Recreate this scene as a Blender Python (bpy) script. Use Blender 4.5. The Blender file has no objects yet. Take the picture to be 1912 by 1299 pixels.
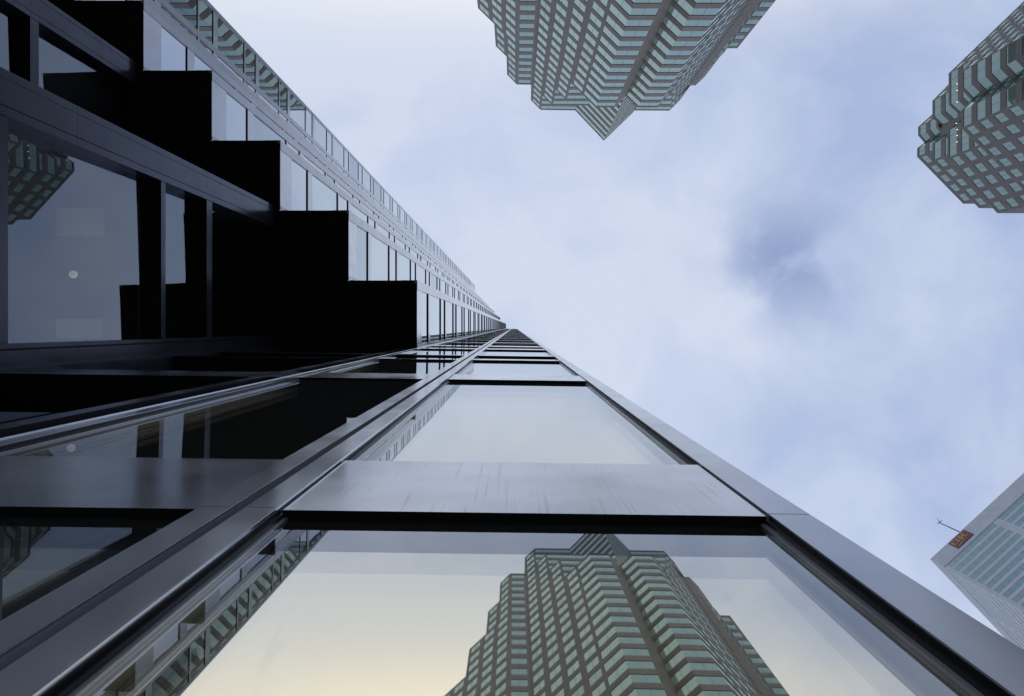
import bpy, math, random
from math import radians, sin, cos, pi, sqrt
random.seed(7)
C = bpy.context.scene.collection
S = 0.4            # metres per building unit (the near facade stands one unit from the camera)
F = 1500.0         # focal length in photo pixels, used only to scale plan measurements

# ------------------------------------------------------------------ camera
sc = bpy.context.scene
cam = bpy.data.objects.new('camera', bpy.data.cameras.new('camera'))
C.objects.link(cam); sc.camera = cam
cam.location = (0, 0, 0); cam.rotation_euler = (pi, 0, 0)     # looking straight up
cam.data.sensor_width = 36; cam.data.lens = 36 * F / 1912
cam.data.shift_x = -4.4 / 1912; cam.data.shift_y = -39.3 / 1912
cam.data.clip_start = 0.02; cam.data.clip_end = 6000

# ------------------------------------------------------------------ world
SUN_EL = radians(30); SUN_DIR = (.55, .83)      # towards the sun, over the near tower's far side
SUN_AZ = math.atan2(SUN_DIR[0], SUN_DIR[1])
w = bpy.data.worlds.new('World'); sc.world = w; w.use_nodes = True
nt = w.node_tree; nt.nodes.clear(); N = nt.nodes; K = nt.links
def wm(op, a, b=None, c=None, clamp=False):
    n = N.new('ShaderNodeMath'); n.operation = op; n.use_clamp = clamp
    for i, v in enumerate((a, b, c)):
        if v is None: continue
        if isinstance(v, (int, float)): n.inputs[i].default_value = v
        else: K.new(v, n.inputs[i])
    return n.outputs[0]
def wmix(f, a, b):
    n = N.new('ShaderNodeMix'); n.data_type = 'RGBA'
    for i, v in ((0, f), (6, a), (7, b)):
        if isinstance(v, (int, float)): n.inputs[i].default_value = v
        elif isinstance(v, tuple): n.inputs[i].default_value = (*v, 1)
        else: K.new(v, n.inputs[i])
    return n.outputs[2]
tc = N.new('ShaderNodeTexCoord'); sp = N.new('ShaderNodeSeparateXYZ'); K.new(tc.outputs['Generated'], sp.inputs[0])
zz = wm('MAXIMUM', sp.outputs[2], 0.18)
px = wm('DIVIDE', sp.outputs[0], zz); py = wm('DIVIDE', sp.outputs[1], zz)
cv = N.new('ShaderNodeCombineXYZ'); K.new(px, cv.inputs[0]); K.new(py, cv.inputs[1])
def wnoise(scale, detail, rough, dist, off):
    m = N.new('ShaderNodeMapping'); m.inputs[1].default_value = off; K.new(cv.outputs[0], m.inputs[0])
    n = N.new('ShaderNodeTexNoise'); n.inputs['Scale'].default_value = scale; n.inputs['Detail'].default_value = detail
    n.inputs['Roughness'].default_value = rough; n.inputs['Distortion'].default_value = dist
    K.new(m.outputs[0], n.inputs['Vector']); return n.outputs['Fac']
n1 = wnoise(1.7, 5, .5, .3, (3.1, 1.7, 0)); n2 = wnoise(5.5, 6, .55, .4, (7.7, 4.1, 0))
n3 = wnoise(7, 5, .55, .15, (2.2, 5.5, 0))
g = wm('MULTIPLY_ADD', px, 0.75, 0.18)                        # bluer towards one side
g = wm('ADD', g, wm('MULTIPLY_ADD', n1, 2.3, -1.15)); g = wm('ADD', g, wm('MULTIPLY_ADD', n2, 1.7, -0.85), clamp=True)
sky_col = wmix(g, (.69, .765, .93), (.42, .52, .775))
dx = wm('ADD', px, -0.335); dy = wm('ADD', py, 0.085)
r2 = wm('ADD', wm('MULTIPLY', dx, dx), wm('MULTIPLY', wm('MULTIPLY', dy, dy), 1.5))
pt = wm('MULTIPLY', wm('POWER', 2.718, wm('MULTIPLY', r2, -135)), wm('MULTIPLY_ADD', n3, 6.0, -2.5, clamp=True), clamp=True)
sky_col = wmix(wm('MULTIPLY', pt, .75), sky_col, (.23, .32, .58))
# bright warm patch added to the sky to lift the reflections in the panes
ly_ = wm('ADD', py, .50); lx_ = wm('ADD', px, .02)
lowg = wm('POWER', 2.718, wm('ADD', wm('MULTIPLY', wm('MULTIPLY', ly_, ly_), -110), wm('MULTIPLY', wm('MULTIPLY', lx_, lx_), -5)), clamp=True)
sky_col = wmix(lowg, sky_col, (1.16, 1.11, 1.02))
# low sky darkened to hold back bounce on the undersides, as unseen buildings would
hz = wm('MULTIPLY_ADD', sp.outputs[2], -4.0, 2.2, clamp=True)
sky_col = wmix(hz, sky_col, (.20, .22, .26))
nish = N.new('ShaderNodeTexSky'); nish.sky_type = 'NISHITA'; nish.sun_disc = False
nish.sun_elevation = SUN_EL; nish.sun_rotation = SUN_AZ
nm = N.new('ShaderNodeMix'); nm.data_type = 'RGBA'; nm.blend_type = 'MULTIPLY'; nm.inputs[0].default_value = 1
K.new(nish.outputs[0], nm.inputs[6]); nm.inputs[7].default_value = (.1, .1, .1, 1)
fin = wmix(.92, nm.outputs[2], sky_col)
bg = N.new('ShaderNodeBackground'); K.new(fin, bg.inputs[0]); bg.inputs[1].default_value = 1.0
wo = N.new('ShaderNodeOutputWorld'); K.new(bg.outputs[0], wo.inputs[0])
# ------------------------------------------------------------------ sun behind the cloud
sl = bpy.data.lights.new('sun', 'SUN'); sl.energy = 0.5; sl.angle = radians(20); sl.color = (1, .95, .88)
so = bpy.data.objects.new('sun', sl); C.objects.link(so)
import mathutils
so.rotation_euler = mathutils.Vector((SUN_DIR[0]*cos(SUN_EL), SUN_DIR[1]*cos(SUN_EL), sin(SUN_EL))).to_track_quat('Z', 'Y').to_euler()
sc.view_settings.view_transform = 'Standard'; sc.view_settings.look = 'None'
sc.view_settings.exposure = 0; sc.view_settings.gamma = 1

# ------------------------------------------------------------------ materials
def mat(name, col, rough=.5, metal=0.0, noise=None, bump=0, bscale=5, spec=.5, streak=None, rnoise=0):
    m = bpy.data.materials.new(name); m.use_nodes = True
    t = m.node_tree; b = t.nodes['Principled BSDF']
    b.inputs['Base Color'].default_value = (*col, 1); b.inputs['Roughness'].default_value = rough
    b.inputs['Metallic'].default_value = metal; b.inputs['Specular IOR Level'].default_value = spec
    co = t.nodes.new('ShaderNodeTexCoord')
    def tex(scale, stretch=(1, 1, 1), detail=5):
        mp = t.nodes.new('ShaderNodeMapping'); mp.inputs['Scale'].default_value = stretch
        t.links.new(co.outputs['Object'], mp.inputs[0])
        n = t.nodes.new('ShaderNodeTexNoise'); n.inputs['Scale'].default_value = scale; n.inputs['Detail'].default_value = detail
        t.links.new(mp.outputs[0], n.inputs['Vector']); return n.outputs['Fac']
    src = None
    if noise:
        n = tex(noise[0]); rmp = t.nodes.new('ShaderNodeMapRange')
        rmp.inputs['From Min'].default_value = .3; rmp.inputs['From Max'].default_value = .7
        rmp.inputs['To Min'].default_value = 1 - noise[1]; rmp.inputs['To Max'].default_value = 1 + noise[1]
        t.links.new(n, rmp.inputs['Value'])
        mx = t.nodes.new('ShaderNodeMix'); mx.data_type = 'RGBA'; mx.blend_type = 'MULTIPLY'; mx.inputs[0].default_value = 1
        mx.inputs[6].default_value = (*col, 1); t.links.new(rmp.outputs[0], mx.inputs[7]); src = mx.outputs[2]
        if streak:
            s = tex(streak[0], (1, 1, .03), 3); r = t.nodes.new('ShaderNodeMapRange')
            r.inputs['From Min'].default_value = .62; r.inputs['From Max'].default_value = .72
            r.inputs['To Min'].default_value = 1; r.inputs['To Max'].default_value = 1 - streak[1]
            t.links.new(s, r.inputs['Value'])
            m2 = t.nodes.new('ShaderNodeMix'); m2.data_type = 'RGBA'; m2.blend_type = 'MULTIPLY'; m2.inputs[0].default_value = 1
            t.links.new(src, m2.inputs[6]); t.links.new(r.outputs[0], m2.inputs[7]); src = m2.outputs[2]
        t.links.new(src, b.inputs['Base Color'])
    if rnoise:
        n = tex(2.3); r = t.nodes.new('ShaderNodeMapRange'); r.inputs['To Min'].default_value = rough - rnoise; r.inputs['To Max'].default_value = rough + rnoise
        t.links.new(n, r.inputs['Value']); t.links.new(r.outputs[0], b.inputs['Roughness'])
    if bump:
        bn = t.nodes.new('ShaderNodeBump'); bn.inputs['Strength'].default_value = bump; bn.inputs['Distance'].default_value = .02
        t.links.new(tex(bscale, (1, 1, 1), 2), bn.inputs['Height']); t.links.new(bn.outputs[0], b.inputs['Normal'])
    return m

def glass_mat(name, back, r0, tint, wav=.0, wscale=.6, rough=0.0, power=5, rmax=1.0, dirt=0, dust=0):
    """coated window glass: schlick reflection over a dark body, or over clear glass when back is None"""
    m = bpy.data.materials.new(name); m.use_nodes = True; t = m.node_tree; t.nodes.clear()
    L = t.links; nn = t.nodes.new
    geo = nn('ShaderNodeNewGeometry'); dot = nn('ShaderNodeVectorMath'); dot.operation = 'DOT_PRODUCT'
    L.new(geo.outputs['Incoming'], dot.inputs[0]); L.new(geo.outputs['Normal'], dot.inputs[1])
    def mth(op, a, b):
        n = nn('ShaderNodeMath'); n.operation = op
        for i, v in enumerate((a, b)):
            if isinstance(v, (int, float)): n.inputs[i].default_value = v
            elif v is not None: L.new(v, n.inputs[i])
        return n.outputs[0]
    c = mth('ABSOLUTE', dot.outputs['Value'], None); k = mth('POWER', mth('SUBTRACT', 1, c), power)
    fac = mth('ADD', mth('MULTIPLY', k, rmax - r0), r0)
    gl = nn('ShaderNodeBsdfGlossy'); gl.inputs['Color'].default_value = (*tint, 1); gl.inputs['Roughness'].default_value = rough
    if back is None:
        bk = nn('ShaderNodeBsdfTransparent'); bk.inputs[0].default_value = (.985, .985, .975, 1)
    else:
        bk = nn('ShaderNodeBsdfDiffuse'); bk.inputs[0].default_value = (*back, 1)
    if wav:
        co = nn('ShaderNodeTexCoord'); n = nn('ShaderNodeTexNoise'); n.inputs['Scale'].default_value = wscale; n.inputs['Detail'].default_value = 1
        L.new(co.outputs['Object'], n.inputs['Vector']); bn = nn('ShaderNodeBump')
        if dirt:
            mp = nn('ShaderNodeMapping'); mp.inputs['Scale'].default_value = (1, 1, .12); mp.inputs['Rotation'].default_value = (0, .12, 0); L.new(co.outputs['Object'], mp.inputs[0])
            dn = nn('ShaderNodeTexNoise'); dn.inputs['Scale'].default_value = 16; dn.inputs['Detail'].default_value = 5; dn.inputs['Distortion'].default_value = .6; L.new(mp.outputs[0], dn.inputs['Vector'])
            q = nn('ShaderNodeMapRange'); L.new(dn.outputs['Fac'], q.inputs['Value'])
            for nm_, x in zip(('From Min', 'From Max', 'To Min', 'To Max'), (.66, .76, 1, 1 - dirt)): q.inputs[nm_].default_value = x
            dm = nn('ShaderNodeMix'); dm.data_type = 'RGBA'; dm.blend_type = 'MULTIPLY'; dm.inputs[0].default_value = 1; dm.inputs[6].default_value = (*tint, 1)
            L.new(q.outputs[0], dm.inputs[7]); L.new(dm.outputs[2], gl.inputs['Color'])
        bn.inputs['Strength'].default_value = wav; bn.inputs['Distance'].default_value = .01
        L.new(n.outputs['Fac'], bn.inputs['Height']); L.new(bn.outputs[0], gl.inputs['Normal'])
    mx = nn('ShaderNodeMixShader'); L.new(fac, mx.inputs[0]); L.new(bk.outputs[0], mx.inputs[1]); L.new(gl.outputs[0], mx.inputs[2])
    o = nn('ShaderNodeOutputMaterial')
    if dust:
        dd = nn('ShaderNodeBsdfDiffuse'); dd.inputs[0].default_value = (.55, .58, .55, 1); m2 = nn('ShaderNodeMixShader'); m2.inputs[0].default_value = dust
        L.new(mx.outputs[0], m2.inputs[1]); L.new(dd.outputs[0], m2.inputs[2]); mx = m2
    L.new(mx.outputs[0], o.inputs[0]); return m

def coated(name, col, r0, rough, power, tint, streak=0, rmax=1.0):
    m = glass_mat(name, col, r0, tint, .05, 1.3, rough, power, rmax); t = m.node_tree; L = t.links
    gl = [n for n in t.nodes if n.type == 'BSDF_GLOSSY'][0]
    co = t.nodes.new('ShaderNodeTexCoord')
    def tex(sc_, st, det):
        mp = t.nodes.new('ShaderNodeMapping'); mp.inputs['Scale'].default_value = st; L.new(co.outputs['Object'], mp.inputs[0])
        n = t.nodes.new('ShaderNodeTexNoise'); n.inputs['Scale'].default_value = sc_; n.inputs['Detail'].default_value = det
        n.inputs['Distortion'].default_value = .3; L.new(mp.outputs[0], n.inputs['Vector']); return n.outputs['Fac']
    def rng(v, a, b_, c, d_):
        q = t.nodes.new('ShaderNodeMapRange'); L.new(v, q.inputs['Value'])
        for i, x in zip(('From Min', 'From Max', 'To Min', 'To Max'), (a, b_, c, d_)): q.inputs[i].default_value = x
        return q.outputs[0]
    L.new(rng(tex(2.2, (1, 1, 1), 5), .3, .7, rough*.75, rough*1.3), gl.inputs['Roughness'])
    f = rng(tex(5, (1, 1, 1), 6), .3, .7, .92, 1.04)
    if streak:
        g1 = rng(tex(120, (1, 1, .016), 4), .60, .70, 1, 1-streak)
        mm = t.nodes.new('ShaderNodeMath'); mm.operation = 'MULTIPLY'; L.new(f, mm.inputs[0]); L.new(g1, mm.inputs[1]); f = mm.outputs[0]
    mx = t.nodes.new('ShaderNodeMix'); mx.data_type = 'RGBA'; mx.blend_type = 'MULTIPLY'; mx.inputs[0].default_value = 1
    mx.inputs[6].default_value = (*tint, 1); L.new(f, mx.inputs[7]); L.new(mx.outputs[2], gl.inputs['Color'])
    return m

M = dict(
    metal=coated('brushed_metal', (.50, .53, .59), .08, .17, 2.0, (1, 1, 1), .16, 1.0),
    column=coated('column_metal', (.55, .57, .63), .05, .18, 2.9, (.98, .99, 1.0), 0, 1.0),
    lobby_metal_shaded=coated('lobby_metal_shaded', (.08, .083, .10), .035, .2, 3.1, (.45, .47, .54), 0, .9),  # column metal darkened to stand for the shade under the soffit
    bead=mat('bead_metal', (.75, .76, .8), .2, 1.0),
    dark=coated('dark_metal', (.02, .02, .02), .03, .3, 4, (.7, .7, .72), 0, .6),
    gasket_shade_black=mat('gasket_shade_black', (.012, .012, .013), .6),
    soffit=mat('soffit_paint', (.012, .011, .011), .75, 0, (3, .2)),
    room=mat('room_paint', (.02, .022, .028), .8, 0, (1, .2)),
    paneF=glass_mat('outer_glass', None, .25, (.93, .97, 1.0), .05, 1.0, dirt=.10, dust=.035),
    paneB=glass_mat('inner_glass', (.05, .045, .03), .97, (1.0, .905, .68), .03, .8, dirt=.12),
    upper=glass_mat('tower_glass', (.012, .016, .018), .62, (.93, .98, .99), .10, .8),
    lobby=glass_mat('lobby_glass', None, .175, (.85, .93, 1.0), .03, .5),
    granite=mat('brown_granite', (.205, .187, .175), .55, 0, (.35, .14), bump=.1, bscale=3),
    green=glass_mat('green_glass', (.31, .43, .37), .30, (.83, 1.0, .90), .05, .3, rough=.02),
    greenb=glass_mat('green_glass_blinds', (.38, .46, .41), .22, (.85, 1.0, .92), .05, .3, rough=.02),
    upper2=glass_mat('tower_glass_blinds', (.05, .05, .05), .5, (.84, .90, .95), .10, .8),
    green2=glass_mat('green_glass_dim_side', (.15, .25, .25), .24, (.74, .95, .95), .05, .3, rough=.02),  # same green glass, darkened for the fronts that reflect less sky
    green3=glass_mat('dark_green_glass', (.15, .24, .22), .22, (.80, 1.0, .96), .05, .3, rough=.02),  # darker green glass on the second tower
    mullion=mat('mullion', (.05, .07, .07), .5),
    pale=mat('pale_stone', (.78, .83, .93), .6, 0, (.35, .07)),
    blue=glass_mat('blue_glass', (.13, .22, .27), .22, (.60, .84, .94), .05, .2, rough=.03),
    bluedk=glass_mat('blue_glass_blinds', (.20, .23, .30), .18, (.85, .95, 1.0), .05, .2, rough=.05),
    red=mat('sign_red', (.20, .03, .04), .5, 0, (1, .05)),
    gold=mat('sign_gold', (.62, .36, .12), .5),
    mast=mat('mast_steel', (.06, .065, .08), .5, .3),
    asphalt=mat('asphalt', (.035, .035, .037), .9, 0, (1.5, .2)),
    paving=mat('paving', (.05, .048, .046), .8, 0, (3, .12)),
    kerb=mat('kerb_stone', (.22, .21, .2), .8, 0, (3, .12)),
)
def emis(name, col, s):
    m = bpy.data.materials.new(name); m.use_nodes = True; b = m.node_tree.nodes['Principled BSDF']
    b.inputs['Base Color'].default_value = (*col, 1); b.inputs['Emission Color'].default_value = (*col, 1); b.inputs['Emission Strength'].default_value = s
    return m
M['lamp'] = emis('lamp_glow', (1, .93, .85), .13); M['panel'] = emis('light_panel', (1, .85, .62), .005); M['spot'] = emis('spot_glow', (1, .97, .85), 1.4)

# ------------------------------------------------------------------ mesh helpers (coordinates in building units)
class MB:
    def __init__(s): s.v = []; s.f = []; s.m = []; s.mats = []
    def mi(s, m):
        if m not in s.mats: s.mats.append(m)
        return s.mats.index(m)
    def face(s, pts, m):
        i = len(s.v); s.v += [tuple(p) for p in pts]; s.f.append(tuple(range(i, i + len(pts)))); s.m.append(s.mi(m))
    def hexa(s, a, m, under=None):          # a: 4 bottom + 4 top corners
        i = len(s.v); s.v += [tuple(p) for p in a]; k = s.mi(m)
        for q in ((3, 2, 1, 0), (4, 5, 6, 7), (0, 1, 5, 4), (1, 2, 6, 5), (2, 3, 7, 6), (3, 0, 4, 7)):
            s.f.append(tuple(i + j for j in q)); s.m.append(s.mi(under) if under and q[0] == 3 and q[1] == 2 else k)
    def prism(s, poly, z0, z1, m):
        n = len(poly); i = len(s.v); s.v += [(x, y, z0) for x, y in poly] + [(x, y, z1) for x, y in poly]; k = s.mi(m)
        s.f.append(tuple(i + j for j in reversed(range(n)))); s.m.append(k)
        s.f.append(tuple(i + n + j for j in range(n))); s.m.append(k)
        for j in range(n):
            s.f.append((i + j, i + (j + 1) % n, i + n + (j + 1) % n, i + n + j)); s.m.append(k)
    def tube(s, p, q, r0, r1, m, n=8):
        import mathutils
        a = mathutils.Vector(p); b = mathutils.Vector(q); d = (b - a).normalized()
        u = d.orthogonal().normalized(); w_ = d.cross(u); i = len(s.v); k = s.mi(m)
        for c, r in ((a, r0), (b, r1)):
            for j in range(n):
                t = 2 * pi * j / n; s.v.append(tuple(c + u * (r * cos(t)) + w_ * (r * sin(t))))
        s.f.append(tuple(i + j for j in reversed(range(n)))); s.m.append(k)
        s.f.append(tuple(i + n + j for j in range(n))); s.m.append(k)
        for j in range(n):
            s.f.append((i + j, i + (j + 1) % n, i + n + (j + 1) % n, i + n + j)); s.m.append(k)
    def merge(s, o):
        i = len(s.v); s.v += o.v; mp = [s.mi(m) for m in o.mats]
        s.f += [tuple(i + j for j in f) for f in o.f]; s.m += [mp[k] for k in o.m]
    def build(s, name, parent=None, ry=None):
        me = bpy.data.meshes.new(name); me.from_pydata([(x * S, y * S, z * S) for x, y, z in s.v], [], s.f)
        for m in s.mats: me.materials.append(M[m])
        me.polygons.foreach_set('material_index', s.m); me.update()
        o = bpy.data.objects.new(name, me); C.objects.link(o)
        if parent: o.parent = parent
        return o
    def area(s):                # size in the picture, clipped to the frame
        xs = []; ys = []
        for x, y, z in s.v:
            if z < .3: z = .3
            xs.append(min(1912, max(0, 960.4 + F * x / z))); ys.append(min(1299, max(0, 610.2 + F * y / z)))
        return (max(xs) - min(xs)) * (max(ys) - min(ys))
def thing(name, label, cat, group=None):
    o = bpy.data.objects.new(name, None); C.objects.link(o); o['label'] = label; o['category'] = cat
    if group: o['group'] = group
    return o
def tag(o, label, cat, group=None):
    o['label'] = label; o['category'] = cat
    if group: o['group'] = group
    return o
class Pool:
    """parts of one name on one thing: the largest in the picture are objects, the rest one mesh"""
    def __init__(s, name, parent, limit=96): s.n = name; s.p = parent; s.l = limit; s.items = []
    def add(s, mb, kids=None): s.items.append((mb, kids or []))
    def done(s):
        it = s.items
        if len(it) > s.l:
            it = sorted(it, key=lambda q: -q[0].area()); rest = it[s.l:]; it = it[:s.l]
            r = MB()
            for mb, kids in rest:
                r.merge(mb)
                for _, k in kids: r.merge(k)
            o = r.build(s.n, s.p); o['kind'] = 'stuff'
        for mb, kids in it:
            o = mb.build(s.n, s.p)
            for nm_, k in kids: k.build(nm_, o)

# ------------------------------------------------------------------ ground (1.6 m below the camera)
GZ = -4.0
def struct(name, mb):
    o = mb.build(name); o['kind'] = 'structure'; return o
b = MB(); b.face([(-4000, -4000, GZ - .3), (4000, -4000, GZ - .3), (4000, 4000, GZ - .3), (-4000, 4000, GZ - .3)], 'asphalt'); struct('road', b)
b = MB(); b.prism([(-120, -11), (120, -11), (120, 90), (-120, 90)], GZ - .35, GZ - .01, 'paving'); struct('pavement', b)
b = MB(); b.prism([(-120, -11.4), (120, -11.4), (120, -11.01), (-120, -11.01)], GZ - .35, GZ, 'kerb'); struct('kerb', b)

# ------------------------------------------------------------------ near office tower
near = thing('office_tower', 'close dark metal and glass office tower rising straight overhead with stepped black soffit', 'building')
cols_p = Pool('column', near, 96); span_p = Pool('spandrel', near, 98); win_p = Pool('window', near, 98)
back = MB()
H = 418.0; ZS = 35.7
def frame(P, Q, side):
    L = sqrt((Q[0]-P[0])**2 + (Q[1]-P[1])**2); d = ((Q[0]-P[0])/L, (Q[1]-P[1])/L)
    n = (d[1]*side, -d[0]*side)          # inward direction
    return L, d, n
def bx(mb, P, d, n, s0, s1, t0, t1, z0, z1, m, under=None):
    def p(s, t, z): return (P[0]+d[0]*s+n[0]*t, P[1]+d[1]*s+n[1]*t, z)
    mb.hexa([p(s0, t0, z0), p(s1, t0, z0), p(s1, t1, z0), p(s0, t1, z0), p(s0, t0, z1), p(s1, t0, z1), p(s1, t1, z1), p(s0, t1, z1)], m, under)
def quad(mb, P, d, n, s0, s1, t, z0, z1, m, lean=0, yaw=0):
    def p(s, t_, z): return (P[0]+d[0]*s+n[0]*t_, P[1]+d[1]*s+n[1]*t_, z)
    a = -lean; c = lean; y0 = -yaw; y1 = yaw
    mb.face([p(s0, t+a+y0, z0), p(s1, t+a+y1, z0), p(s1, t+c+y1, z1), p(s0, t+c+y0, z1)], m)
def low_bars(): return [(4.37, 6.0), (15.3, 16.95), (24.3, 24.58), (27.9, 28.75)]
def high_bars():
    out = []
    k = 0
    while 40.5 + 9.85*k < H - 4:
        out.append((40.5 + 9.85*k, 41.38 + 9.85*k)); 
        if 47.4 + 9.85*k < H - 3: out.append((47.4 + 9.85*k, 47.66 + 9.85*k))
        k += 1
    return out
REC = .066
def wall(P, Q, side, z0, z1, bars, cols, kind='upper', mid=(), closed_ends=True, span_m='metal', col_m='column', top=None, colsplit=None, inset=.012, framed=False, double=None, yaw=0, lean=0, REC=REC, room=True):
    """bars: (z0,z1); cols: (s0,s1). glass fills the cells between."""
    L, d, n = frame(P, Q, side)
    zs = [z0] + [z for z in (colsplit or []) if z0 < z < z1] + [z1]
    for (a, b_) in cols:
        for i in range(len(zs)-1):
            mb = MB(); bx(mb, P, d, n, a, b_, 0, REC+.32, zs[i] + (.012 if i else 0), zs[i+1], col_m); cols_p.add(mb)
    bs = sorted(bars); cs = sorted(cols)
    # cells along the wall
    cells = []
    for i in range(len(cs)-1):
        if cs[i+1][0] - cs[i][1] > .3: cells.append((cs[i][1], cs[i+1][0]))
        else: bx(back, P, d, n, cs[i][1], cs[i+1][0], .1, REC+.28, z0, z1, 'gasket_shade_black')
    for (a, b_) in cells:
        for (u, v) in bs:
            if v <= z0 or u >= z1: continue
            mb = MB(); g_ = .015; bx(mb, P, d, n, a+g_, b_-g_, inset, REC+.24, max(u, z0), min(v, z1), span_m, 'gasket_shade_black')  # underside face painted near black, standing for the shade below
            span_p.add(mb)
            bx(back, P, d, n, a+.0005, b_-.0005, .045, REC+.28, max(u, z0)+.005, min(v, z1)-.005, 'gasket_shade_black')
        edges = [z0] + [z for uv in bs for z in uv if z0 < z < z1] + [z1]
        inside = [(u, v) for u, v in zip(edges[:-1], edges[1:])]
        for (u, v) in inside:
            if any(abs(u-bu) < 1e-6 for bu, bv in bs) or v - u < .4: continue
            mb = MB(); kids = []
            big = framed and v < 26
            k2 = kind if kind != 'upper' or random.random() > .2 else 'upper2'
            if double and double(v): 
                quad(mb, P, d, n, a+.001, b_-.001, REC, u, v, 'paneF')
                q2 = MB(); quad(q2, P, d, n, a+.001, b_-.001, REC+.06, u, v, 'paneB', lean=-.0004*(v-u)/2, yaw=.0004); kids.append(('inner_pane', q2))
            else:
                quad(mb, P, d, n, a+.001, b_-.001, REC, u, v, k2, lean=lean*(v-u)/2, yaw=yaw*(b_-a)/2)
            if big:
                fr = MB()
                for (e0, e1) in ((a+.0005, a+.0018), (b_-.0018, b_-.0005)):
                    bx(fr, P, d, n, e0, e1, .008, REC-.004, u, v, 'dark')  # thin dark sheet over each jamb, painting in the shade of the reveal
                for (e0, e1) in ((a+.002, a+.022), (b_-.022, b_-.002)):
                    bx(fr, P, d, n, e0, e1, REC-.036, REC-.002, u, v, 'dark')
                for (e0, e1) in ((a+.0225, a+.045), (b_-.045, b_-.0225)):
                    bx(fr, P, d, n, e0, e1, REC-.016, REC-.002, u, v, 'column')
                bx(fr, P, d, n, a+.046, b_-.046, REC-.02, REC-.002, u, u+.02, 'dark')
                kids.append(('window_frame', fr))
            win_p.add(mb, kids)
    if room: bx(back, P, d, n, .01, L-.01, REC+.34, REC+.4, z0+.02, z1-.02, 'room')
    if top: 
        mb = MB(); bx(mb, P, d, n, 0, L, -.02, REC+.36, z1-top, z1+.05, col_m); span_p.add(mb)

SH = .013
def yA(x): return 1 + SH*x
# -- the facade one unit away: two bays beside the street corner, running on under the soffit
XR = 1.61; XL = -4.32
def Apt(x): return (x, yA(x))
AL = sqrt(1 + SH*SH)
def cA(*c): return [((a - XL)*AL, (b_ - XL)*AL) for a, b_ in c]
wall(Apt(XL), Apt(XR), -1, GZ, H, low_bars() + [(35.7, 37.5)] + high_bars() + [(-3.4, -2.6)],
     cA((-4.315, -4.12), (-1.71, -1.52), (-1.465, -1.275), (1.385, 1.61)), framed=True,
     colsplit=[4.37, 24.3, 40.5], top=1.6, double=lambda v: v < 26)
# polished bead on the column edges
L_, d_, n_ = frame(Apt(XL), Apt(XR), -1)
for xb in (-1.283, -1.53, -4.322):
    mb = MB(); bx(mb, Apt(XL), d_, n_, (xb-XL)*AL, (xb-XL)*AL+.010, -.010, -.0005, GZ, H, 'bead'); mb.build('edge_bead', near)
# run of the same facade below the soffit, one wide bay
XP1 = -10.67
Pq = Apt(XP1)
wall(Pq, Apt(XL-.02), -1, GZ, ZS, low_bars(), [(.0, .35), ((-4.92-XP1), (-4.70-XP1)), ((-4.36-XP1), (-4.345-XP1))], kind='lobby', framed=False, colsplit=[15.3], REC=.378, span_m='lobby_metal_shaded', col_m='lobby_metal_shaded')
# short side facing the street corner
wall((XR+.001, yA(XR)+.40), (XR+.001, 22), -1, GZ, H, low_bars() + [(35.7, 37.5)] + high_bars(),
     [(.0, .3), (3.0, 3.4), (6.1, 6.5), (9.2, 9.6), (12.3, 12.7), (15.4, 15.8), (20, 20.95)], kind='upper')
# -- saw-tooth fronts above the soffit
XS = [-4.313 - 3.038*i for i in range(7)]
YT = [-2.08 - 3.11*i for i in range(6)] + [-24.0]
YB = [yA(XS[0])] + YT[:5] + [YT[5]]
hi = [(ZS, 37.5)] + high_bars()
for i in range(7):
    h = H if i < 6 else 455.0
    L = YB[i] - YT[i]
    bars = hi if i < 6 else hi + [(40.5+9.85*k, 41.4+9.85*k) for k in range(38, 42)]
    cl = [(0, .42), (L-.16, L)]
    if i == 6: cl = [(0, .28), (L-3.5, L-3.05), (L-.16, L)]
    wall((XS[i], YT[i]), (XS[i], YB[i]), -1, ZS, h, bars, cl, top=1.4)
    x2 = XS[i+1] if i < 6 else XS[i] - 12
    wall((x2, YT[i]+.001), (XS[i]-.43, YT[i]+.001), -1, ZS, h, hi[::1], [(0, .3), (abs(x2-XS[i])-.73, abs(x2-XS[i])-.43)], top=1.4)
# -- soffit, with the little notch at every corner
poly = []
nt_ = .14
poly.append((XS[0]-.03, yA(XS[0])+.0))
for i in range(7):
    poly += [(XS[i]-.03, YT[i]+nt_), (XS[i]-nt_, YT[i]+nt_), (XS[i]-nt_, YT[i]+.03)]
    if i < 6: poly.append((XS[i+1]-.03, YT[i]+.03))
poly += [(-60, YT[6]), (-60, 3), (XS[0], 3)]
b = MB(); b.prism(poly, ZS-.03, ZS-.005, 'soffit'); b.build('soffit', near)
# roof
b = MB(); rp = [(XR-.4, 1.4), (XR-.4, 21.9), (-30, 21.9), (-30, -23)] + [q for i in (5, 4, 3, 2, 1, 0) for q in ((XS[i]-.45, YT[i]+.45),)]
b.prism([(XS[0]-.5, 1.5), (XR-.5, 1.5), (XR-.5, 21.5), (-34, 21.5), (-34, 1.5)], H-2.5, H-2, 'dark'); b.build('roof', near)
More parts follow.
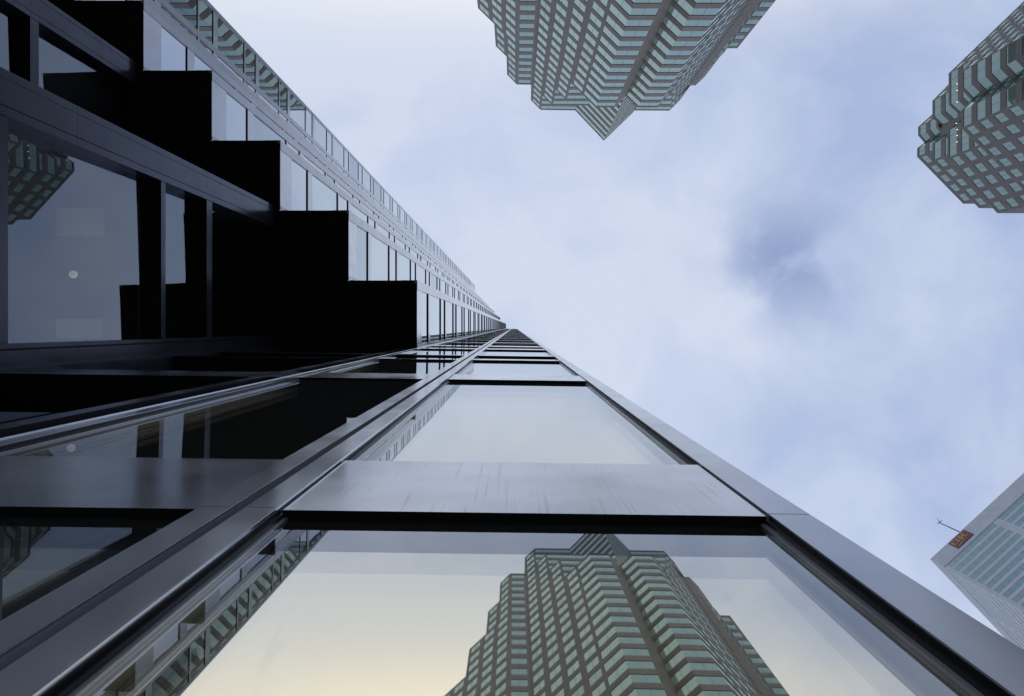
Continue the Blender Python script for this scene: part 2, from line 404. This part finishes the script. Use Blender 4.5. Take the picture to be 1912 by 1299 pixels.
# -- recessed lobby fronts below the soffit
def lob(XP, y0, y1, colsY, botcols):
    cl = [(a-y0, b_-y0) for a, b_ in colsY + botcols]
    wall((XP, y0), (XP, y1), -1, GZ, ZS-.03, [(4.37, 6.0), (15.3, 16.95), (24.3, 24.6), (27.9, 28.4)], cl, kind='lobby', framed=False, colsplit=[19.6, 27.9], yaw=-.016, lean=-.006, REC=.378, span_m='lobby_metal_shaded', col_m='lobby_metal_shaded', room=XP < -11)
lob(-10.67, -5.40, .855, [(-5.40, -5.22), (-5.20, -4.64), (-4.62, -4.43)], [(.36, .46), (.50, .855)])
lob(-16.80, -11.75, -5.42, [(-11.75, -11.57), (-11.55, -10.99), (-10.97, -10.78)], [(-5.8, -5.42)])
lob(-22.90, -18.1, -11.8, [(-18.1, -17.92), (-17.9, -17.34), (-17.32, -17.13)], [(-12.2, -11.8)])
for y, x0, x1 in ((-5.41, -16.8, -10.7), (-11.76, -22.9, -16.83), (-18.11, -30, -22.93)):
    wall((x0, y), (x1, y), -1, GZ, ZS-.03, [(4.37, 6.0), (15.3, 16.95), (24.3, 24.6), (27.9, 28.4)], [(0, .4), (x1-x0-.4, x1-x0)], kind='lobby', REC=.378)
# the room behind the first lobby front: slabs, back wall, dim ceiling panels
b = MB()
for z0, z1 in ((15.4, 16.9), (24.32, 24.56), (27.95, 28.35)):
    b.prism([(-16.3, -5.0), (-11.45, -5.0), (-11.45, 1.2), (-16.3, 1.2)], z0, z1, 'room')
b.prism([(-16.6, -5.0), (-16.32, -5.0), (-16.32, 1.2), (-16.6, 1.2)], GZ, ZS-.1, 'room')
b.build('interior_room', near)
for (x0, y0, x1, y1) in ((-13.85, -3.6, -12.4, -2.75), (-13.85, -.25, -12.45, .35)):
    b = MB(); b.prism([(x0, y0), (x1, y0), (x1, y1), (x0, y1)], 24.28, 24.315, 'panel'); b.build('ceiling_panel', near)
b = back; b.build('back_wall', near)
cols_p.done(); span_p.done(); win_p.done()

# ------------------------------------------------------------------ stepped towers (plan given in pixels at roof height)
def facade(W, pool, P, Q, ztop, h, k0, k1, bays, g0, g1, pier, rec, panes, gm='green', endadj=(.41, .41), wm_='granite', mull=.035, parapet=0.0):
    """outward is to the right of P->Q when walking with the plan's v axis pointing down the photo"""
    L, d, n = frame(P, Q, 1)
    def p(s, t, z): return (P[0]+d[0]*s+n[0]*t, P[1]+d[1]*s+n[1]*t, z)
    zt_prev = ztop - k0*h
    for k in range(k0, k1):
        zb = ztop - (k+1)*h; a = zb + g0*h; c = zb + g1*h
        if k == k0: c -= parapet*h
        W.face([p(0, 0, c), p(L, 0, c), p(L, 0, zt_prev), p(0, 0, zt_prev)], wm_)
        W.face([p(0, 0, c), p(L, 0, c), p(L, rec, c), p(0, rec, c)], wm_)
        W.face([p(0, 0, a), p(L, 0, a), p(L, rec, a), p(0, rec, a)], wm_)
        bw = L / bays
        for i in range(bays):
            s0 = i*bw + pier/2; s1 = (i+1)*bw - pier/2
            if pier == 0:
                if i == 0: s0 = endadj[0]*rec
                if i == bays-1: s1 = L - endadj[1]*rec
            else:
                for (u, v) in ((i*bw, s0), (s1, (i+1)*bw)):
                    W.face([p(u, 0, a), p(v, 0, a), p(v, 0, c), p(u, 0, c)], wm_)
                for s in (s0, s1): W.face([p(s, 0, a), p(s, rec, a), p(s, rec, c), p(s, 0, c)], wm_)
            mb = MB(); g_ = gm if not callable(gm) else gm(i, k)
            quad(mb, P, d, n, s0, s1, rec, a, c, g_)
            for j in range(1, panes):
                sm = s0 + (s1-s0)*j/panes; bx(mb, P, d, n, sm-mull, sm+mull, rec-.05, rec-.004, a, c, 'mullion')
            bx(mb, P, d, n, s0, s1, rec-.03, rec-.004, a, a+.16, 'mullion')
            if pool is not None: pool.add(mb)
        zt_prev = a
    W.face([p(0, 0, ztop-k1*h), p(L, 0, ztop-k1*h), p(L, 0, zt_prev), p(0, 0, zt_prev)], wm_)

def plan(pts, Z): return [((x-960.4)*Z/F, (v-610.2)*Z/F) for x, v in pts]
def cap(W, pts, z, m): W.face([(x, y, z) for x, y in pts], m)
def blank(W, pts, z0, z1, m):
    for (a, b_) in zip(pts[:-1], pts[1:]):
        W.face([(*a, z0), (*b_, z0), (*b_, z1), (*a, z1)], m)

# -- T1: brown stepped tower over the street
t1 = thing('granite_tower', 'brown tower with green glass bands and a pointed prow at the top of the photo', 'building', 'stepped brown towers')
Z1 = 457.5; h1 = .0213*Z1
W1 = MB(); P1 = Pool('window', t1, 98)
bayL = 25.9*Z1/F
def gmD(i, k): return 'greenb' if random.random() < .22 else 'green'
def t1_level(pts, styles, k0, k1):
    pp = plan(pts, Z1)
    for (a, b_, st) in zip(pp[:-1], pp[1:], styles):
        L = sqrt((a[0]-b_[0])**2 + (a[1]-b_[1])**2)
        if st == 'D': facade(W1, P1, a, b_, Z1, h1, k0, k1, max(1, round(L/bayL)), .20, .82, bayL*.33, .10, 2, gm=gmD)
        elif st == 'E': facade(W1, P1, a, b_, Z1, h1, k0, k1, 1, .20, .82, 0, .13, 2)
        elif st == 'P': facade(W1, P1, a, b_, Z1, h1, k0, k1, max(1, round(L/bayL)), .25, .75, 0, .12, 2, endadj=(0, 0))
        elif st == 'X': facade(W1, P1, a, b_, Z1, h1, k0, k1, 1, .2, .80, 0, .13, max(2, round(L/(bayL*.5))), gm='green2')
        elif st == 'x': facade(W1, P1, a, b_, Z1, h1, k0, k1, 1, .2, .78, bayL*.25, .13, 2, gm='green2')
        elif st == 'B': blank(W1, [a, b_], Z1-k1*h1, Z1-k0*h1, 'granite')
    cap(W1, pp, Z1-k0*h1-.02, 'granite'); cap(W1, pp, Z1-k1*h1+.02, 'granite')
d_t = (1127.5, 262.5)
lev0 = [(991.3, 60), (991.3, 186.9), (1009.5, 205), (1074, 206), d_t, (1185.6, 206), (1249.6, 206.5), (1268.5, 188), (1268.5, 60)]
t1_level(lev0, 'BDXPPXDB', 0, 3)
lev1 = [(947.6, 60), (947.6, 169), (964.6, 186.4), (991.3, 186.9), (1027.5, 223), (1090, 223), d_t, (1168, 223), (1231.5, 223), (1267, 188), (1277, 188), (1293, 173), (1293, 60)]
t1_level(lev1, 'BDxDXPPXDBDB', 3, 6)
lev2 = [(930, 60), (930, 152.7), (964.6, 186.4), (991.3, 186.9), (1045.5, 241), (1107, 241), d_t, (1149.7, 241), (1213, 241), (1267, 188), (1277, 188), (1301, 164.5), (1301, 156.6), (1323.5, 156.4), (1323.5, 60)]
t1_level(lev2, 'BDxDXPPXDBDBxB', 6, 9)
core = [(964.6, 186.4), (991.3, 186.9), (1064.5, 260.5), (1083, 279), (1111, 279), (1129, 262), (1147, 279), (1175, 279), (1193.5, 260.5), (1267, 188), (1277, 188), (1301, 164.5), (1301, 156.6), (1323.5, 156.4), (1323.5, 40)]
cs_ = 'xDEXBEXEDBDBXB'
lev3 = [(905.6, 60), (905.6, 129.2)] + core; t1_level(lev3, 'BD' + cs_, 9, 12)
lev4 = [(868.7, 40), (868.7, 94)] + core; t1_level(lev4, 'BD' + cs_, 12, 15)
lev5 = [(832, 40), (832, 59)] + core; t1_level(lev5, 'BD' + cs_, 15, 27)
pp = plan(lev5, Z1); blank(W1, pp + [pp[0]], GZ, Z1-27*h1, 'granite')
W1.build('wall', t1); P1.done()

# -- T2: its twin further along the street
t2 = thing('granite_tower', 'brown tower with green glass and a notched end, cut off by the right edge', 'building', 'stepped brown towers')
Z2 = 405.0; h2 = .0240*Z2; W2 = MB(); P2 = Pool('window', t2, 98); bay2 = 23.5*Z2/F
def t2_level(pts, styles, k0, k1):
    pp = [(x*Z2/F, y*Z2/F) for x, y in pts]
    for (a, b_, st) in zip(pp[:-1], pp[1:], styles):
        L = sqrt((a[0]-b_[0])**2 + (a[1]-b_[1])**2)
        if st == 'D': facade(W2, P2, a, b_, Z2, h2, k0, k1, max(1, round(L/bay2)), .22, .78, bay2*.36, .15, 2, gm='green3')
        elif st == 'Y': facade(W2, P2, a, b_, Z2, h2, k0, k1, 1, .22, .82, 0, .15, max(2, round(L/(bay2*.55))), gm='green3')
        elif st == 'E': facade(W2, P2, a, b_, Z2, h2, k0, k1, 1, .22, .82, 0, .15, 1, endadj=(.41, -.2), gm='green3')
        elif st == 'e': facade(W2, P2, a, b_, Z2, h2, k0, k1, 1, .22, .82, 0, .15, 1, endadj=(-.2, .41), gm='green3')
        elif st == 'B': blank(W2, [a, b_], Z2-k1*h2, Z2-k0*h2, 'granite')
    cap(W2, pp, Z2-k0*h2-.02, 'granite'); cap(W2, pp, Z2-k1*h2+.02, 'granite')
# walked so that the outward side matches T1 (left end first)
t2_level([(840, -450), (753.8, -373.5), (753.8, -357.6), (765.3, -344), (752, -333.7), (752, -317.7), (838, -230), (1000, -230)], 'DYeEYDX'.replace('X', 'B'), 0, 2)
t2_level([(840, -500), (743, -402), (743, -372), (758, -358), (758, -338), (743, -326), (743, -296), (826, -211), (1000, -211)], 'DYeBEYDB', 2, 4)
t2_level([(860, -550), (733, -428), (733, -375), (748, -361), (748, -346), (731, -332), (731, -286), (815, -192), (1000, -192)], 'DYeBEYDB', 4, 7)
t2_level([(850, -552), (694, -396.2), (694, -369.3), (710, -353), (694, -336), (694, -309.3), (826, -178), (1000, -178)], 'DYeEYDB', 7, 22)
pp = [(x*Z2/F, y*Z2/F) for x, y in [(850, -552), (694, -396.2), (694, -309.3), (826, -178), (1000, -178), (1000, -552)]]
blank(W2, pp + [pp[0]], GZ, Z2-22*h2, 'granite')
W2.build('wall', t2); P2.done()
for (x, v) in ((1787.5, 156), (1787.7, 168.5), (1787.5, 190), (1786, 230), (1788, 241.5), (1787.5, 252.5), (1787, 264.5)):
    Zl = .878*Z2; b = MB(); cx = (x-960.4)/F*Zl; cy = (v-610.2)/F*Zl
    b.tube((cx, cy, Zl), (cx, cy, Zl+.3), .2, .2, 'spot', 10); b.build('ceiling_light', t2)

# -- T3: pale tower with the red sign
t3 = thing('pale_tower', 'pale stone tower with long blue glass bands, seen corner first behind the metal column', 'building')
Z3 = 627.0; h3 = .0155*Z3; W3 = MB(); P3 = Pool('window', t3, 98)
T = (776.2, 433.8)
def t3p(x, y): return (x*Z3/F, y*Z3/F)
far1 = (T[0]+91.4*4, T[1]-.90*91.4*4-8); far2 = (T[0]+260, T[1]+1.05*260)
A3, B3, C3 = t3p(*far1), t3p(*T), t3p(*far2)
def gm3(i, k):
    r = random.random(); return 'bluedk' if r < .22 else 'blue'
Zt = Z3*.966
# upper blank band, then glazed storeys; walked left end first so glass looks outward
for (a, b_, bays, pw, gg) in ((A3, B3, 4, 13*Z3/F, (.22, .84)), (B3, C3, 3, 9*Z3/F, (.40, .62))):
    blank(W3, [a, b_], Zt, Z3, 'pale')
    L, d, n = frame(a, b_, 1)
    facade(W3, P3, a, b_, Zt+h3*.16, h3, 0, 24, bays, gg[0], gg[1], pw, .09, 8, gm=gm3, wm_='pale', mull=.10)
    blank(W3, [a, b_], GZ, Zt+h3*.16-24*h3, 'pale')
D3 = (A3[0]+C3[0]-B3[0], A3[1]+C3[1]-B3[1])
blank(W3, [C3, D3, A3], GZ, Z3, 'pale'); cap(W3, [A3, B3, C3, D3], Z3-.3, 'pale')
L, d, n = frame(A3, B3, 1)
W3.build('wall', t3); P3.done()
# shadow joint lines of the stone cladding beside every pier
jt = MB()
for s in (L-.1*L/4*1.0, ):
    pass
# -- the sign: placed on the blank band of the long face
def on_face(x, v):      # photo point -> (s from A3, z) on the long face
    rx, ry = x-960.4, v-610.2
    # ray (rx,ry,F)*t meets plane through A3,B3 : n . p = n . A3
    k = n[0]*A3[0] + n[1]*A3[1]; t = k/(n[0]*rx + n[1]*ry)
    p = (rx*t, ry*t, F*t); return ((p[0]-A3[0])*d[0]+(p[1]-A3[1])*d[1], p[2])
cs3 = [on_face(*q) for q in ((1799.3, 988.6), (1772, 1015.9), (1789.6, 1024.2), (1818.2, 997.9))]
s_hi = (cs3[1][0]+cs3[2][0])/2; s_lo = (cs3[0][0]+cs3[3][0])/2     # s grows towards the street corner
z_hi = (cs3[0][1]+cs3[1][1])/2; z_lo = (cs3[2][1]+cs3[3][1])/2
sign = thing('bank_sign', 'dark red rooftop sign with gold CIBC lettering and gold swoosh on the pale tower', 'sign')
def sp3(u, v, t):      # u 0..1 along reading direction, v 0..1 up the sign
    s = s_hi + (s_lo-s_hi)*u; z = z_lo + (z_hi-z_lo)*v
    return (A3[0]+d[0]*s-n[0]*t, A3[1]+d[1]*s-n[1]*t, z)
b = MB(); b.hexa([sp3(0, 0, 0.02), sp3(1, 0, 0.02), sp3(1, 0, .5), sp3(0, 0, .5), sp3(0, 1, 0.02), sp3(1, 1, 0.02), sp3(1, 1, .5), sp3(0, 1, .5)], 'red'); b.build('sign_panel', sign)
def strip(mb, pts, ws, m='gold', t=.58):
    for i in range(len(pts)-1):
        (x0, y0), (x1, y1) = pts[i], pts[i+1]; l = sqrt((x1-x0)**2*ar*ar+(y1-y0)**2) or 1
        nx, ny = -(y1-y0)/l, (x1-x0)*ar/l
        a, c = ws[i]/2, ws[i+1]/2
        mb.face([sp3(x0+nx*a/ar, y0+ny*a, t), sp3(x1+nx*c/ar, y1+ny*c, t), sp3(x1-nx*c/ar, y1-ny*c, t), sp3(x0-nx*a/ar, y0-ny*a, t)], m)
ar = abs(s_hi-s_lo)/abs(z_hi-z_lo)
def letterC(cx, cy, rx, ry):
    mb = MB(); pts = []; ws = []
    for i in range(17):
        a = radians(48 + (312-48)*i/16); pts.append((cx+rx*cos(a), cy+ry*sin(a))); ws.append(.035+.085*abs(cos(a)) if cos(a) < 0 else .04)
    strip(mb, pts, ws); 
    strip(mb, [(cx+rx*.72, cy+ry*1.0), (cx+rx*.72, cy+ry*.45)], [.05, .05]); strip(mb, [(cx+rx*.72, cy-ry*1.0), (cx+rx*.72, cy-ry*.6)], [.04, .04])
    return mb
def letterI(cx, cy, ry):
    mb = MB(); strip(mb, [(cx, cy-ry), (cx, cy+ry)], [.10, .10])
    for e in (-1, 1): strip(mb, [(cx-.045, cy+e*ry), (cx+.045, cy+e*ry)], [.05, .05])
    return mb
def letterB(cx, cy, ry):
    mb = MB(); strip(mb, [(cx-.04, cy-ry), (cx-.04, cy+ry)], [.10, .10])
    for e, r in ((1, .85), (-1, 1.0)):
        pts = []; ws = []
        for i in range(9):
            a = radians(90-180*i/8); pts.append((cx-.03+.09*r*max(0, cos(a)), cy+e*ry*.5+ry*.5*sin(a))); ws.append(.035+.06*cos(a))
        strip(mb, pts, ws)
    for e in (-1, 1): strip(mb, [(cx-.08, cy+e*ry), (cx, cy+e*ry)], [.05, .05])
    return mb
letterC(.17, .62, .085, .24).build('letter', sign)
letterI(.36, .62, .24).build('letter', sign)
letterB(.56, .62, .24).build('letter', sign)
letterC(.80, .62, .085, .24).build('letter', sign)
b = MB()
for o in (0, .09):
    strip(b, [(.10+.95*q+o*(1-q)*.9, .06+.37*(q**.8)-o*.2*(1-q)) for q in [i/10*.84 for i in range(11)]], [.055-.035*i/10 for i in range(11)])
b.build('swoosh', sign)
# -- mast
mast = thing('antenna_mast', 'thin dark antenna mast rising from the pale tower roof beside the red sign', 'antenna')
mx_, my_ = t3p(846, 389.5); ztip = Z3*846/794.0
b = MB(); b.tube((mx_, my_, Z3-.3), (mx_, my_, ztip), .55, .38, 'mast'); b.build('pole', mast)
b = MB(); b.tube((mx_-2.2, my_+.5, ztip-1), (mx_+1.5, my_-2.0, ztip-1), .3, .3, 'mast'); b.tube((mx_-1.2, my_-3.5, ztip+2), (mx_, my_, ztip-1), .12, .3, 'mast')
b.build('antenna_arm', mast)

# -- lamp hanging in the lobby room
pl = thing('pendant_lamp', 'small glowing white pendant lamp hanging behind the dark lobby glass', 'lamp')
lx, ly, lz = -11.75, -1.40, 21.4
b = MB()
prof = [(0, .02), (.07, .10), (.0, .0)]
for k in range(8):
    a0 = -pi/2 + pi*k/8; a1 = -pi/2 + pi*(k+1)/8
    b.tube((lx, ly, lz+.12*sin(a0)), (lx, ly, lz+.12*sin(a1)), max(.001, .105*cos(a0)), max(.001, .105*cos(a1)), 'lamp', 14)
b.build('globe', pl)
b = MB(); b.tube((lx, ly, lz+.12), (lx, ly, 24.3), .012, .012, 'gasket_shade_black', 6); b.tube((lx, ly, lz+.10), (lx, ly, lz+.18), .06, .04, 'dark', 10); b.build('cord', pl)
